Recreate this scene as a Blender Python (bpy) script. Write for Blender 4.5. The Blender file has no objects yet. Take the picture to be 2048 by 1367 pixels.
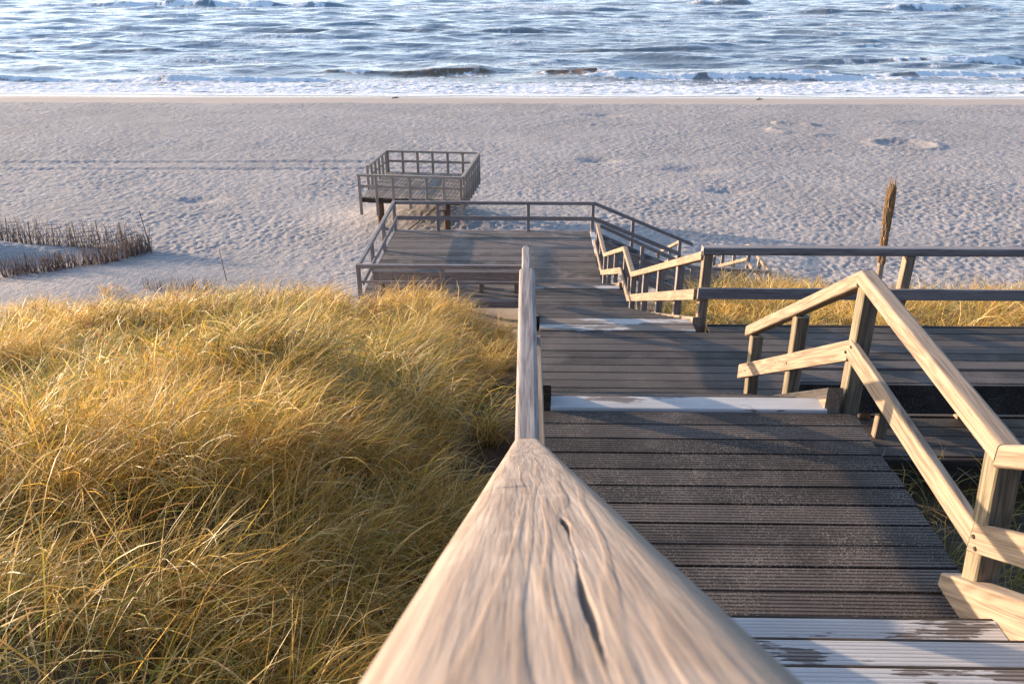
import bpy, math, random
import numpy as np
R = math.radians
random.seed(7)
sc = bpy.context.scene
C = bpy.data.collections.new('place'); sc.collection.children.link(C)

# ------------------------------------------------------------------ camera
cam_d = bpy.data.cameras.new('camera')
cam = bpy.data.objects.new('camera', cam_d); C.objects.link(cam)
cam.location = (0, 0, 0)
cam.rotation_euler = (R(90 - 25.3), 0, R(1.0))
cam_d.lens = 28.0; cam_d.sensor_width = 36.0
cam_d.clip_start = 0.02; cam_d.clip_end = 6000
cam_d.dof.use_dof = True; cam_d.dof.focus_distance = 6.0; cam_d.dof.aperture_fstop = 25
sc.camera = cam
# ------------------------------------------------------------------ sky + sun
EL, AZ = 10.0, 70.0            # the sun stands low over the sea, 70 degrees left of straight ahead
w = bpy.data.worlds.new('World'); sc.world = w; w.use_nodes = True
nt = w.node_tree; nt.nodes.clear()
sky = nt.nodes.new('ShaderNodeTexSky'); sky.sky_type = 'NISHITA'; sky.sun_disc = False
sky.sun_elevation = R(EL); sky.sun_rotation = R(-AZ); sky.air_density = 1.0; sky.dust_density = 1.6; sky.ozone_density = 3.0
bg = nt.nodes.new('ShaderNodeBackground'); bg.inputs[1].default_value = 0.15
out = nt.nodes.new('ShaderNodeOutputWorld')
# pale glow added low over the sea, sun side, to brighten the water
geo_ = nt.nodes.new('ShaderNodeNewGeometry'); inc = nt.nodes.new('ShaderNodeVectorMath'); inc.operation = 'SCALE'; inc.inputs[3].default_value = -1.0
nt.links.new(geo_.outputs['Incoming'], inc.inputs[0])
def wmath(op, a, b=0.0):
    n = nt.nodes.new('ShaderNodeMath'); n.operation = op
    for i, v in enumerate((a, b)):
        if isinstance(v, float): n.inputs[i].default_value = v
        else: nt.links.new(v, n.inputs[i])
    return n.outputs[0]
def wdot(v):
    n = nt.nodes.new('ShaderNodeVectorMath'); n.operation = 'DOT_PRODUCT'; nt.links.new(inc.outputs[0], n.inputs[0]); n.inputs[1].default_value = v
    return n.outputs['Value']
zz = wdot((0, 0, 1)); low_ = wmath('EXPONENT', wmath('MULTIPLY', wmath('MAXIMUM', zz, 0.0), -3.2))
mr = nt.nodes.new('ShaderNodeMapRange'); mr.interpolation_type = 'SMOOTHSTEP'; nt.links.new(wdot((-0.42, 0.907, 0)), mr.inputs[0]); mr.inputs[1].default_value = -0.25; mr.inputs[2].default_value = 0.95
bg2 = nt.nodes.new('ShaderNodeBackground'); bg2.inputs[0].default_value = (0.95, 0.95, 1.0, 1)
nt.links.new(wmath('MULTIPLY', wmath('MULTIPLY', low_, mr.outputs[0]), 0.72), bg2.inputs[1])
addw = nt.nodes.new('ShaderNodeAddShader'); nt.links.new(bg.outputs[0], addw.inputs[0]); nt.links.new(bg2.outputs[0], addw.inputs[1])
nt.links.new(sky.outputs[0], bg.inputs[0]); nt.links.new(addw.outputs[0], out.inputs[0])
sd = bpy.data.lights.new('sun', 'SUN'); sd.energy = 4.1; sd.angle = R(0.6); sd.color = (1.0, 0.75, 0.50)
sun = bpy.data.objects.new('sun', sd); C.objects.link(sun)
sun.rotation_euler = (R(90 - EL), 0, R(AZ - 180))
sc.view_settings.view_transform = 'Standard'; sc.view_settings.look = 'None'
sc.view_settings.exposure = 1.38; sc.view_settings.gamma = 1.0
sc.view_settings.use_curve_mapping = False
try:
    sc.cycles.max_bounces = 6; sc.cycles.diffuse_bounces = 3; sc.cycles.use_denoising = True
except Exception: pass

# ------------------------------------------------------------------ node helpers
class N:
    def __init__(s, name):
        s.m = bpy.data.materials.new(name); s.m.use_nodes = True
        s.t = s.m.node_tree; s.t.nodes.clear()
        s.o = s.t.nodes.new('ShaderNodeOutputMaterial')
    def n(s, typ, **kw):
        nd = s.t.nodes.new('ShaderNode' + typ)
        for k, v in kw.items():
            if k.startswith('i_'):
                key = k[2:]; key = int(key) if key.isdigit() else key.replace('_', ' ')
                s.put(nd.inputs[key], v)
            else: setattr(nd, k, v)
        return nd
    def put(s, sock, v):
        if isinstance(v, bpy.types.NodeSocket): s.t.links.new(v, sock)
        else:
            if hasattr(sock.default_value, '__len__') and not isinstance(v, (int, float)) and len(sock.default_value) == 4 and len(v) == 3: v = (*v, 1)
            sock.default_value = v
    def math(s, op, a, b=0.0, c=None, clamp=False):
        nd = s.t.nodes.new('ShaderNodeMath'); nd.operation = op; nd.use_clamp = clamp
        s.put(nd.inputs[0], a); s.put(nd.inputs[1], b)
        if c is not None: s.put(nd.inputs[2], c)
        return nd.outputs[0]
    def mix(s, f, a, b, blend='MIX'):
        nd = s.t.nodes.new('ShaderNodeMix'); nd.data_type = 'RGBA'; nd.blend_type = blend; nd.clamp_factor = True
        s.put(nd.inputs[0], f); s.put(nd.inputs[6], a); s.put(nd.inputs[7], b)
        return nd.outputs[2]
    def noise(s, vec, scale, detail=3, rough=0.55, dist=0.0):
        nd = s.n('TexNoise', i_Scale=scale, i_Detail=detail, i_Roughness=rough, i_Distortion=dist)
        if vec is not None: s.t.links.new(vec, nd.inputs['Vector'])
        return nd.outputs['Fac']
    def ramp(s, f, a, b, smooth=True):   # 0 below a, 1 above b
        nd = s.t.nodes.new('ShaderNodeMapRange'); nd.interpolation_type = 'SMOOTHSTEP' if smooth else 'LINEAR'
        s.put(nd.inputs[0], f); nd.inputs[1].default_value = a; nd.inputs[2].default_value = b
        return nd.outputs[0]
    def vmul(s, v, k):
        nd = s.n('VectorMath', operation='MULTIPLY'); s.put(nd.inputs[0], v); nd.inputs[1].default_value = k
        return nd.outputs[0]
    def attr(s, name, out='Vector'):
        return s.n('Attribute', attribute_name=name).outputs[out]
    def bump(s, h, dist, strength=1.0, normal=None):
        nd = s.n('Bump', i_Strength=strength, i_Distance=dist, i_Height=h)
        if normal is not None: s.put(nd.inputs['Normal'], normal)
        return nd.outputs[0]
    def bsdf(s, col, rough, normal=None, spec=0.3, **kw):
        b = s.n('BsdfPrincipled'); s.put(b.inputs['Base Color'], col); s.put(b.inputs['Roughness'], rough)
        b.inputs['Specular IOR Level'].default_value = spec
        if normal is not None: s.put(b.inputs['Normal'], normal)
        s.t.links.new(b.outputs[0], s.o.inputs[0]); return b

def rail_material(name, c_dark, c_mid, c_light, bump=0.0012):
    m = N(name); v = m.attr('wood')
    grain = m.noise(m.vmul(v, (2.2, 55, 55)), 1.0, 5, 0.65, 0.8)
    fine = m.noise(m.vmul(v, (9, 260, 260)), 1.0, 3, 0.6)
    big = m.noise(m.vmul(v, (1.3, 7, 7)), 1.0, 3, 0.5)
    rings = m.math('SINE', m.math('MULTIPLY', m.noise(m.vmul(v, (0.9, 11, 11)), 1.0, 2, 0.4, 0.6), 60.0))
    f = m.math('ADD', m.math('MULTIPLY', grain, 0.75), m.math('MULTIPLY', rings, 0.055))
    f = m.math('ADD', f, m.math('MULTIPLY', big, 0.25))
    col = m.mix(m.ramp(f, 0.36, 0.56), c_dark, c_mid)
    col = m.mix(m.ramp(f, 0.5, 0.72), col, c_light)
    stain = m.ramp(m.noise(m.vmul(v, (3.5, 14, 14)), 1.0, 4, 0.6), 0.58, 0.74)
    col = m.mix(m.math('MULTIPLY', stain, 0.45), col, tuple(0.5 * a for a in c_dark))
    split = m.ramp(m.noise(m.vmul(v, (1.6, 90, 90)), 1.0, 2, 0.5, 0.4), 0.70, 0.78)
    col = m.mix(m.math('MULTIPLY', split, 0.75), col, tuple(0.22 * a for a in c_dark))
    h = m.math('SUBTRACT', m.math('ADD', m.math('MULTIPLY', grain, 1.0), m.math('MULTIPLY', fine, 0.35)), m.math('MULTIPLY', split, 1.2))
    m.bsdf(col, 0.72, m.bump(h, bump), 0.25)
    return m.m

def deck_material(name, c_dark, c_light, groove=0.0155, sand=0.5, bump=0.004, paint=None, wear=0.5):
    m = N(name); v = m.attr('wood'); r = m.attr('rnd', 'Fac')
    sep = m.n('SeparateXYZ'); m.put(sep.inputs[0], v)
    a, s_ = sep.outputs[0], sep.outputs[1]
    g = m.math('SINE', m.math('MULTIPLY', s_, 2 * math.pi / groove))
    g = m.ramp(g, -0.9, 0.2)
    grain = m.noise(m.vmul(v, (2.5, 60, 60)), 1.0, 4, 0.6)
    big = m.noise(m.vmul(v, (1.4, 5, 5)), 1.0, 4, 0.6)
    geo = m.n('NewGeometry').outputs['Position']
    patch = m.noise(m.vmul(geo, (1, 1, 1)), 1.7, 4, 0.6)
    f = m.math('ADD', m.math('MULTIPLY', grain, 0.5), m.math('MULTIPLY', big, 0.45))
    f = m.math('ADD', f, m.math('MULTIPLY', r, 0.34))
    col = m.mix(m.ramp(f, 0.40, 0.80), c_dark, c_light)
    col = m.mix(m.math('MULTIPLY', m.ramp(patch, 0.5, 0.68), 0.6), col, tuple(1.5 * k for k in c_light))
    col = m.mix(m.math('MULTIPLY', m.math('SUBTRACT', 1.0, g), 0.8), col, tuple(0.3 * k for k in c_dark))
    if paint:
        bw = m.noise(m.vmul(v, (1.7, 5.5, 5.5)), 1.0, 3, 0.55, 0.2)
        st_ = m.noise(m.vmul(v, (9, 75, 75)), 1.0, 5, 0.7)
        wn = m.math('ADD', bw, m.math('MULTIPLY', m.math('SUBTRACT', st_, 0.5), 0.42))
        wn = m.math('ADD', wn, m.math('MULTIPLY', g, 0.03))
        pm = m.ramp(wn, wear - 0.012, wear + 0.022)
        pc = m.mix(m.ramp(big, 0.35, 0.7), paint, tuple(0.8 * k for k in paint))
        pc = m.mix(m.math('MULTIPLY', m.math('SUBTRACT', 1.0, g), 0.06), pc, tuple(0.45 * k for k in paint))
        col = m.mix(pm, col, pc)
    specks = m.noise(geo, 150.0, 3, 0.75)
    dens = m.noise(geo, 2.6, 4, 0.65)
    th = m.math('ADD', specks, m.math('MULTIPLY', m.math('SUBTRACT', dens, 0.5), 0.34))
    sm = m.ramp(th, 0.555, 0.65)
    col = m.mix(m.math('MULTIPLY', sm, sand), col, (0.34, 0.29, 0.255))
    h = m.math('ADD', m.math('MULTIPLY', g, 0.6), m.math('MULTIPLY', grain, 0.35))
    h = m.math('ADD', h, m.math('MULTIPLY', sm, 0.3))
    m.bsdf(col, 0.7, m.bump(h, bump), 0.3)
    return m.m

def plain_wood(name, c1, c2):
    m = N(name); v = m.attr('wood')
    f = m.noise(m.vmul(v, (2, 30, 30)), 1.0, 4, 0.6, 0.4)
    m.bsdf(m.mix(m.ramp(f, 0.35, 0.65), c1, c2), 0.8, m.bump(f, 0.003), 0.2)
    return m.m

M_RAIL = rail_material('weathered_rail_wood', (0.205, 0.15, 0.108), (0.335, 0.25, 0.182), (0.42, 0.32, 0.24))
def near_material():
    m = N('worn_handrail_wood'); v = m.attr('wood')
    warp = m.n('VectorMath', operation='ADD'); m.put(warp.inputs[0], m.vmul(v, (1.4, 30, 30)))
    nz = m.n('TexNoise', i_Scale=1.0, i_Detail=2.0); m.put(nz.inputs['Vector'], m.vmul(v, (1.5, 9, 9)))
    m.put(warp.inputs[1], m.vmul(nz.outputs['Color'], (0.6, 1.5, 0.6)))
    rings = m.noise(warp.outputs[0], 1.0, 2, 0.5)
    line = m.math('SINE', m.math('MULTIPLY', rings, 34.0))
    fine = m.noise(m.vmul(v, (14, 420, 420)), 1.0, 4, 0.65)
    mid_ = m.noise(m.vmul(v, (6, 130, 130)), 1.0, 4, 0.65)
    mot = m.noise(m.vmul(v, (22, 40, 40)), 1.0, 4, 0.6)
    col = m.mix(m.ramp(mid_, 0.33, 0.68), (0.26, 0.20, 0.165), (0.41, 0.325, 0.27))
    col = m.mix(m.math('MULTIPLY', m.ramp(line, 0.1, 0.95), 0.5), col, (0.22, 0.16, 0.125))
    col = m.mix(m.math('MULTIPLY', m.ramp(fine, 0.55, 0.72), 0.5), col, (0.17, 0.13, 0.105))
    col = m.mix(m.math('MULTIPLY', m.ramp(mot, 0.5, 0.7), 0.35), col, (0.48, 0.39, 0.33))
    sp = m.n('SeparateXYZ'); m.put(sp.inputs[0], v)
    dirty = m.math('MULTIPLY', m.ramp(m.math('ADD', sp.outputs[1], m.math('MULTIPLY', mot, 0.02)), 0.326, 0.345), 0.75)
    col = m.mix(m.math('MULTIPLY', dirty, m.ramp(mid_, 0.3, 0.6)), col, (0.17, 0.15, 0.125))
    crk = m.ramp(m.noise(m.vmul(v, (2.5, 150, 150)), 1.0, 3, 0.55, 0.5), 0.69, 0.74)
    col = m.mix(m.math('MULTIPLY', crk, 0.8), col, (0.06, 0.045, 0.035))
    h = m.math('ADD', m.math('MULTIPLY', fine, 0.5), m.math('MULTIPLY', mid_, 0.8))
    h = m.math('SUBTRACT', h, m.math('ADD', m.math('MULTIPLY', m.ramp(line, 0.1, 0.95), 0.25), m.math('MULTIPLY', crk, 0.9)))
    m.bsdf(col, 0.75, m.bump(h, 0.0012), 0.2)
    return m.m
M_NEAR = near_material()
M_OLD = rail_material('silvered_rail_wood', (0.18, 0.155, 0.15), (0.31, 0.27, 0.255), (0.42, 0.37, 0.35))
M_GREY = rail_material('dark_grey_rail_wood', (0.19, 0.165, 0.16), (0.29, 0.255, 0.245), (0.37, 0.325, 0.31), 0.001)
M_DECK = deck_material('grooved_deck_board', (0.042, 0.033, 0.029), (0.120, 0.098, 0.088), groove=0.0205, sand=0.9, bump=0.007)
M_DECKB = deck_material('old_deck_board', (0.055, 0.045, 0.040), (0.155, 0.128, 0.115), sand=0.6, bump=0.003)
M_PLAT = deck_material('platform_board', (0.085, 0.066, 0.055), (0.27, 0.215, 0.185), sand=0.4, bump=0.002)
M_FRAIL = rail_material('far_platform_wood', (0.25, 0.21, 0.175), (0.37, 0.31, 0.265), (0.46, 0.39, 0.34), 0.001)
M_FAR = deck_material('far_platform_board', (0.15, 0.122, 0.10), (0.31, 0.26, 0.22), sand=0.2, bump=0.002)
M_NOSE = deck_material('worn_white_board', (0.13, 0.11, 0.10), (0.26, 0.22, 0.20), sand=0.1, bump=0.0013, paint=(0.56, 0.55, 0.55), wear=0.405)
M_NOSE2 = deck_material('very_worn_white_board', (0.16, 0.13, 0.11), (0.32, 0.26, 0.22), sand=0.25, bump=0.0025, paint=(0.58, 0.56, 0.55), wear=0.54)
M_POST = rail_material('greenish_post_wood', (0.14, 0.112, 0.075), (0.26, 0.21, 0.145), (0.37, 0.30, 0.215))
M_DARK = plain_wood('dark_support_wood', (0.035, 0.027, 0.022), (0.085, 0.065, 0.052))
M_PILE = plain_wood('brown_pile_wood', (0.10, 0.062, 0.038), (0.20, 0.125, 0.078))

# ------------------------------------------------------------------ mesh helpers
class MB:
    def __init__(s): s.v = []; s.f = []; s.w = []; s.r = []; s.k = 0
    def loft(s, rings, wood, rnd, cap=True):
        """rings: list of equal-length point lists"""
        b = len(s.v); n = len(rings[0])
        for ri, wi in zip(rings, wood):
            s.v += ri; s.w += wi; s.r += [rnd] * n
        for i in range(len(rings) - 1):
            for j in range(n):
                a = b + i * n + j; c = b + i * n + (j + 1) % n
                s.f.append((a, c, c + n, a + n))
        if cap:
            s.f.append(tuple(b + j for j in range(n))[::-1]); s.f.append(tuple(b + (len(rings) - 1) * n + j for j in range(n)))
    def build(s, name, mat, parent=None, smooth=False):
        me = bpy.data.meshes.new(name)
        o3 = parent.location if parent is not None else (0, 0, 0)
        if parent is not None and parent.parent is not None:
            o3 = tuple(parent.location[i] + parent.parent.location[i] for i in range(3))
        me.from_pydata([(p[0] - o3[0], p[1] - o3[1], p[2] - o3[2]) for p in s.v], [], s.f)
        a = me.attributes.new('wood', 'FLOAT_VECTOR', 'POINT'); a.data.foreach_set('vector', np.array(s.w, dtype=np.float32).ravel())
        a = me.attributes.new('rnd', 'FLOAT', 'POINT'); a.data.foreach_set('value', np.array(s.r, dtype=np.float32))
        me.materials.append(mat)
        if smooth: me.shade_smooth()
        me.update()
        o = bpy.data.objects.new(name, me); C.objects.link(o)
        if parent is not None: o.parent = parent
        return o

def prof(w, h, r, seg=3):
    if r <= 0: return [(-w/2, -h/2), (w/2, -h/2), (w/2, h/2), (-w/2, h/2)]
    pts = []
    for cx, cy, a0 in ((w/2 - r, h/2 - r, 0), (-w/2 + r, h/2 - r, 90), (-w/2 + r, -h/2 + r, 180), (w/2 - r, -h/2 + r, 270)):
        for k in range(seg + 1):
            a = R(a0 + 90 * k / seg); pts.append((cx + r * math.cos(a), cy + r * math.sin(a)))
    return pts

def beam(mb, p0, p1, w, h, r=0.008, top=True, gap=0.0, wob=0.0, seg=2):
    """plumb-cut beam: p0,p1 are the TOP centre line (top=True) or the centre line; w across, h down"""
    p0 = np.array(p0, float); p1 = np.array(p1, float); d = p1 - p0; L = np.linalg.norm(d); u = d / L
    p0 = p0 + u * gap; p1 = p1 - u * gap
    hz = math.hypot(d[0], d[1]); side = np.array((-d[1] / hz, d[0] / hz, 0)) if hz > 1e-6 else np.array((1, 0, 0))
    hh = h * (L / hz if hz > 1e-6 else 1)
    pr = prof(w, hh, r, seg); rnd = random.random(); o = random.uniform(0, 90); o2 = random.uniform(0, 9)
    n = max(1, int(L / 0.6)) if wob else 1
    rings, wood = [], []
    for i in range(n + 1):
        c = p0 + (p1 - p0) * i / n
        dx, dz = (random.uniform(-wob, wob), random.uniform(-wob, wob)) if 0 < i < n else (0, 0)
        rings.append([tuple(c + side * (a + dx) + np.array((0, 0, b + dz - (hh / 2 if top else 0)))) for a, b in pr])
        wood.append([(o + L * i / n, a + o2, b + o2) for a, b in pr])
    mb.loft(rings, wood, rnd)

def post(mb, base, topz, w=0.09, d=0.09, lean=(0, 0), r=0.006):
    """vertical post with its base centre at base"""
    pr = prof(w, d, r, 1); o = random.uniform(0, 90); o2 = random.uniform(0, 9); L = topz - base[2]
    rings = [[(base[0] + a, base[1] + b, base[2]) for a, b in pr], [(base[0] + lean[0] + a, base[1] + lean[1] + b, topz) for a, b in pr]]
    mb.loft(rings, [[(o, a + o2, b + o2) for a, b in pr], [(o + L, a + o2, b + o2) for a, b in pr]], random.random())

def root(name, loc, label, cat, group=None):
    o = bpy.data.objects.new(name, None); C.objects.link(o); o.location = loc; o.empty_display_size = 0.2
    o['label'] = label; o['category'] = cat
    if group: o['group'] = group
    return o
def tag(o, label, cat, group=None):
    o['label'] = label; o['category'] = cat
    if group: o['group'] = group
    return o
def P(name, mat, parent, fn):
    mb = MB(); fn(mb); return mb.build(name, mat, parent)
def b1(name, mat, parent, *a, **k): return P(name, mat, parent, lambda mb: beam(mb, *a, **k))
def p1(name, mat, parent, *a, **k): return P(name, mat, parent, lambda mb: post(mb, *a, **k))

PITCH = 0.147
def boards(mb, x0, x1, y0, y1, z, th=0.028, xf=None, pitch=PITCH, gap=0.010):
    """deck boards running along X, stacked in Y from y1 (far) towards y0"""
    n = max(1, int(round((y1 - y0) / pitch))); pt = (y1 - y0) / n
    for i in range(n):
        yc = y0 + (i + 0.5) * pt
        xa, xb = (x0, x1) if xf is None else xf(yc)
        dz = random.uniform(-0.0025, 0.0025); e = random.uniform(-0.008, 0.008)
        beam(mb, (xb + e, yc, z + dz), (xa + e, yc, z - dz), pt - gap, th, r=0.004)

# ------------------------------------------------------------------ terrain height
def vnoise(x, y, seed=0):
    x = np.asarray(x, float); y = np.asarray(y, float)
    xi = np.floor(x).astype(np.int64); yi = np.floor(y).astype(np.int64); fx = x - xi; fy = y - yi
    fx = fx * fx * (3 - 2 * fx); fy = fy * fy * (3 - 2 * fy)
    def h(a, b):
        n = (a * 374761393 + b * 668265263 + seed * 1442695041) & 0x7fffffff
        n = ((n ^ (n >> 13)) * 1274126177) & 0x7fffffff
        return ((n ^ (n >> 16)) & 0xffff) / 65535.0
    return (h(xi, yi) * (1 - fx) + h(xi + 1, yi) * fx) * (1 - fy) + (h(xi, yi + 1) * (1 - fx) + h(xi + 1, yi + 1) * fx) * fy
def fbm(x, y, o=4, seed=0):
    s = 0; a = 0.5
    for k in range(o):
        s = s + a * (vnoise(x * 2 ** k, y * 2 ** k, seed + k) - 0.5); a *= 0.55
    return s
def sm(a, b, x):
    t = np.clip((x - a) / (b - a), 0, 1); return t * t * (3 - 2 * t)
YK = np.array([-40, -16, -8, 0, 2, 4, 6, 8, 10, 12, 14, 16, 18, 20, 22, 24, 30, 40, 55, 66, 75, 95, 140])
ZL = np.array([15.0, 8.5, 3.6, -1.35, -2.05, -2.75, -3.4, -4.08, -4.70, -5.20, -5.86, -7.05, -7.9, -8.35, -8.6, -8.75, -8.95, -9.15, -9.35, -9.7, -10.6, -12, -14])
ZM = np.array([14.0, 7.6, 2.6, -2.3, -2.75, -3.25, -3.85, -4.5, -5.1, -5.8, -6.7, -7.6, -8.1, -8.45, -8.65, -8.8, -8.95, -9.15, -9.35, -9.7, -10.6, -12, -14])
ZR = np.array([15.0, 8.5, 3.0, -2.4, -3.0, -3.6, -4.0, -4.2, -4.5, -5.05, -5.75, -7.1, -8.05, -8.4, -8.65, -8.8, -8.95, -9.15, -9.35, -9.7, -10.6, -12, -14])
def G(x, y):
    x = np.asarray(x, float); y = np.asarray(y, float)
    l = np.interp(y, YK, ZL); mm = np.interp(y, YK, ZM); r = np.interp(y, YK, ZR)
    a = sm(-0.35, -1.9, x); b = sm(1.6, 3.5, x)
    z = mm + (l - mm) * a + (r - mm) * b
    dune = 1 - sm(14, 22, y)
    z = z + dune * (0.55 * fbm(x * 0.35 + 3, y * 0.35, 3, 5) + 0.25 * fbm(x * 1.1, y * 1.1, 3, 9)) * (0.35 + 0.65 * a)
    # hollow and hump along the left dune
    z = z - 0.22 * np.exp(-((x + 2.6) / 2.0) ** 2 - ((y - 12.0) / 2.6) ** 2)
    for hx, hy, a_, rx, ry in ((-5.2, 7.4, -.55, 1.6, .9), (-3.9, 8.2, -.3, .8, .8), (-2.4, 6.4, .15, 1.1, 1.2), (-3.3, 3.9, .2, 1.0, .7), (-1.4, 2.6, -.25, .6, .8), (-8.5, 9.5, -.4, 1.6, 1.0), (-5.6, 6.1, -.35, 1.1, .5), (-2.2, 4.6, -.2, .6, .5), (-5.2, 9.3, -.5, 1.9, .65), (-7.4, 7.2, -.3, 1.6, .6), (-5.0, 10.6, .22, 2.0, .7), (-3.1, 7.5, -.35, .7, .6), (-3.6, 5.0, -.18, .9, .35), (-2.4, 2.9, -.12, .8, .35), (-3.0, 9.6, .15, 1.4, 1.0), (-7.5, 11.4, -.35, 1.8, .8), (-4.2, 5.6, -.3, .9, .5), (-2.6, 10.4, -.25, 1.2, .6)):
        z = z + a_ * np.exp(-((x - hx) / rx) ** 2 - ((y - hy) / ry) ** 2)
    z = z - 0.25 * np.exp(-((x + 9) / 3.0) ** 2 - ((y - 14.0) / 3) ** 2)
    # drifted sand held by the brushwood fences
    z = z + 0.75 * np.exp(-((x + 18.2) / 2.9) ** 2 - ((y - 24.3) / 1.25) ** 2)
    z = z + 0.25 * np.exp(-((x + 12.5) / 2.4) ** 2 - ((y - 22.4) / 1.4) ** 2)
    # dug pit and heaps on the beach, low mound by the lower stairs
    rr = np.hypot((x - 21.6) / 1.3, (y - 46.4) / 1.2) + 0.35 * fbm(x * 1.7, y * 1.7, 3, 8)
    z = z - 0.11 * np.exp(-rr ** 4) + 0.075 * np.exp(-((rr - 1.3) / 0.33) ** 2) * (0.6 + 0.7 * vnoise(x * 1.5, y * 1.5, 3))
    r2 = np.hypot((x - 17.0) / 1.6, (y - 51.5) / 2.2)
    z = z + 0.13 * np.exp(-((r2 - 1.0) / 0.3) ** 2) * sm(0.25, 0.7, vnoise(x * 0.9, y * 0.9, 23)) + 0.08 * np.exp(-((x - 24.4) / 1.2) ** 2 - ((y - 54) / 0.8) ** 2)
    for hx, hy, s_ in ((3.8, 41.5, .5), (8.3, 39.5, .8), (-4.5, 36, .6), (5.5, 57, .7), (9, 35, .5), (-14, 33, .5)):
        z = z - 0.16 * np.exp(-((x - hx) / (1.6 * s_)) ** 2 - ((y - hy) / s_) ** 2)
    # wheel ruts running along the beach
    for ry in (39.0, 40.7):
        z = z + 0.55 * (0.05 * np.exp(-((y - ry - 0.35 - 0.03 * (x + 20)) / 0.25) ** 2) - 0.09 * np.exp(-((y - ry - 0.03 * (x + 20)) / 0.3) ** 2)) * sm(3, -8, x)
    z = z + 0.55 * np.exp(-((x + 4.0) / 2.6) ** 2 - ((y - 30.2) / 1.8) ** 2) + 0.16 * np.exp(-((x + 2.2) / 1.6) ** 2 - ((y - 27.4) / 0.7) ** 2)
    z = z + 0.12 * fbm(x * 0.12, y * 0.2, 3, 31) * sm(22, 30, y) * (1 - sm(62, 68, y))
    return z
def footprints(x, y):
    k = sm(19, 24, y) * (1 - sm(62.6, 63.8, y + 0.6 * vnoise(x * 0.1, y * 0, 4)))
    d = sm(0.20, 0.6, vnoise(x * 0.22 + 9, y * 0.22, 77)) * 0.25 + 0.75
    calm = 1 - 0.75 * np.exp(-((x + 12) / 6) ** 2 - ((y - 22.5) / 2.0) ** 2)
    q_ = 0.85 + 0.45 * sm(0.3, 0.7, vnoise(x * 0.35, y * 0.5, 91))
    n = (sm(0.1, 0.85, vnoise(x * 8.5, y * 6.0, 11)) + 0.6 * vnoise(x * 14, y * 12, 12) - 0.8) * q_ + 0.8
    m = vnoise(x * 1.3, y * 1.3, 14)
    return k * d * calm * (0.027 * (n - 0.8) + 0.014 * (m - 0.5) + 0.015 * (vnoise(x * 3.1, y * 2.4, 15) - 0.5))

def grid_obj(name, X, Y, Z, mat, attrs=None, smooth=True):
    ny, nx = X.shape
    co = np.stack([X, Y, Z], -1).reshape(-1, 3).astype(np.float32)
    i = np.arange(ny - 1)[:, None] * nx + np.arange(nx - 1)[None]
    q = np.stack([i, i + 1, i + nx + 1, i + nx], -1).reshape(-1, 4).astype(np.int32)
    me = bpy.data.meshes.new(name)
    me.vertices.add(len(co)); me.vertices.foreach_set('co', co.ravel())
    me.loops.add(q.size); me.loops.foreach_set('vertex_index', q.ravel())
    me.polygons.add(len(q)); me.polygons.foreach_set('loop_start', np.arange(0, q.size, 4, dtype=np.int32))
    me.polygons.foreach_set('loop_total', np.full(len(q), 4, np.int32))
    me.update(calc_edges=True)
    for k, a in (attrs or {}).items():
        at = me.attributes.new(k, 'FLOAT', 'POINT'); at.data.foreach_set('value', a.astype(np.float32).ravel())
    if smooth: me.shade_smooth()
    me.materials.append(mat)
    o = bpy.data.objects.new(name, me); C.objects.link(o); o['kind'] = 'structure'
    return o

# sand material
m = N('beach_sand'); geo = m.n('NewGeometry').outputs['Position']
sepg = m.n('SeparateXYZ'); m.put(sepg.inputs[0], geo)
n1 = m.noise(geo, 0.25, 4, 0.6); n2 = m.noise(geo, 2.2, 4, 0.6); n3 = m.noise(geo, 45, 2, 0.6)
col = m.mix(m.ramp(n1, 0.35, 0.65), (0.335, 0.303, 0.290), (0.395, 0.356, 0.340))
col = m.mix(m.math('MULTIPLY', m.ramp(n2, 0.5, 0.7), 0.35), col, (0.37, 0.31, 0.28))
col = m.mix(m.math('MULTIPLY', m.ramp(n3, 0.6, 0.7), 0.25), col, (0.25, 0.21, 0.19))
wet = m.ramp(m.math('ADD', sepg.outputs[1], m.math('MULTIPLY', m.noise(m.vmul(geo, (0.10, 0.02, 0)), 1.0, 2, 0.5), 3.0)), 67.8, 70.5)
damp = m.ramp(m.math('ADD', sepg.outputs[1], m.math('MULTIPLY', n1, 2.0)), 63.6, 65.0)
col = m.mix(m.math('MULTIPLY', damp, 0.9), col, (0.50, 0.405, 0.34))
col = m.mix(wet, col, (0.42, 0.335, 0.28))
hb = m.math('ADD', m.math('MULTIPLY', n2, 1.0), m.math('MULTIPLY', n3, 0.12))
nf = m.noise(geo, 8.0, 4, 0.65)
hb = m.math('ADD', hb, m.math('MULTIPLY', nf, 0.8))
hb = m.math('MULTIPLY', hb, m.math('SUBTRACT', 1.0, m.math('MULTIPLY', damp, 0.96)))
b = m.bsdf(col, m.math('SUBTRACT', 0.9, m.math('MULTIPLY', wet, 0.62)), m.bump(hb, 0.06, 0.8), 0.25)
M_SAND = m.m
m = N('dune_soil'); geo = m.n('NewGeometry').outputs['Position']
n1 = m.noise(geo, 1.2, 4, 0.6); n2 = m.noise(geo, 25, 4, 0.7)
sepg = m.n('SeparateXYZ'); m.put(sepg.inputs[0], geo)
col = m.mix(m.ramp(n1, 0.4, 0.65), (0.10, 0.075, 0.055), (0.18, 0.14, 0.105))
col = m.mix(m.ramp(n2, 0.45, 0.6), col, (0.10, 0.075, 0.05))
col = m.mix(m.ramp(m.math('ADD', sepg.outputs[1], m.math('MULTIPLY', n1, 2.0)), 14.8, 17.0), col, (0.46, 0.395, 0.35))
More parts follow.
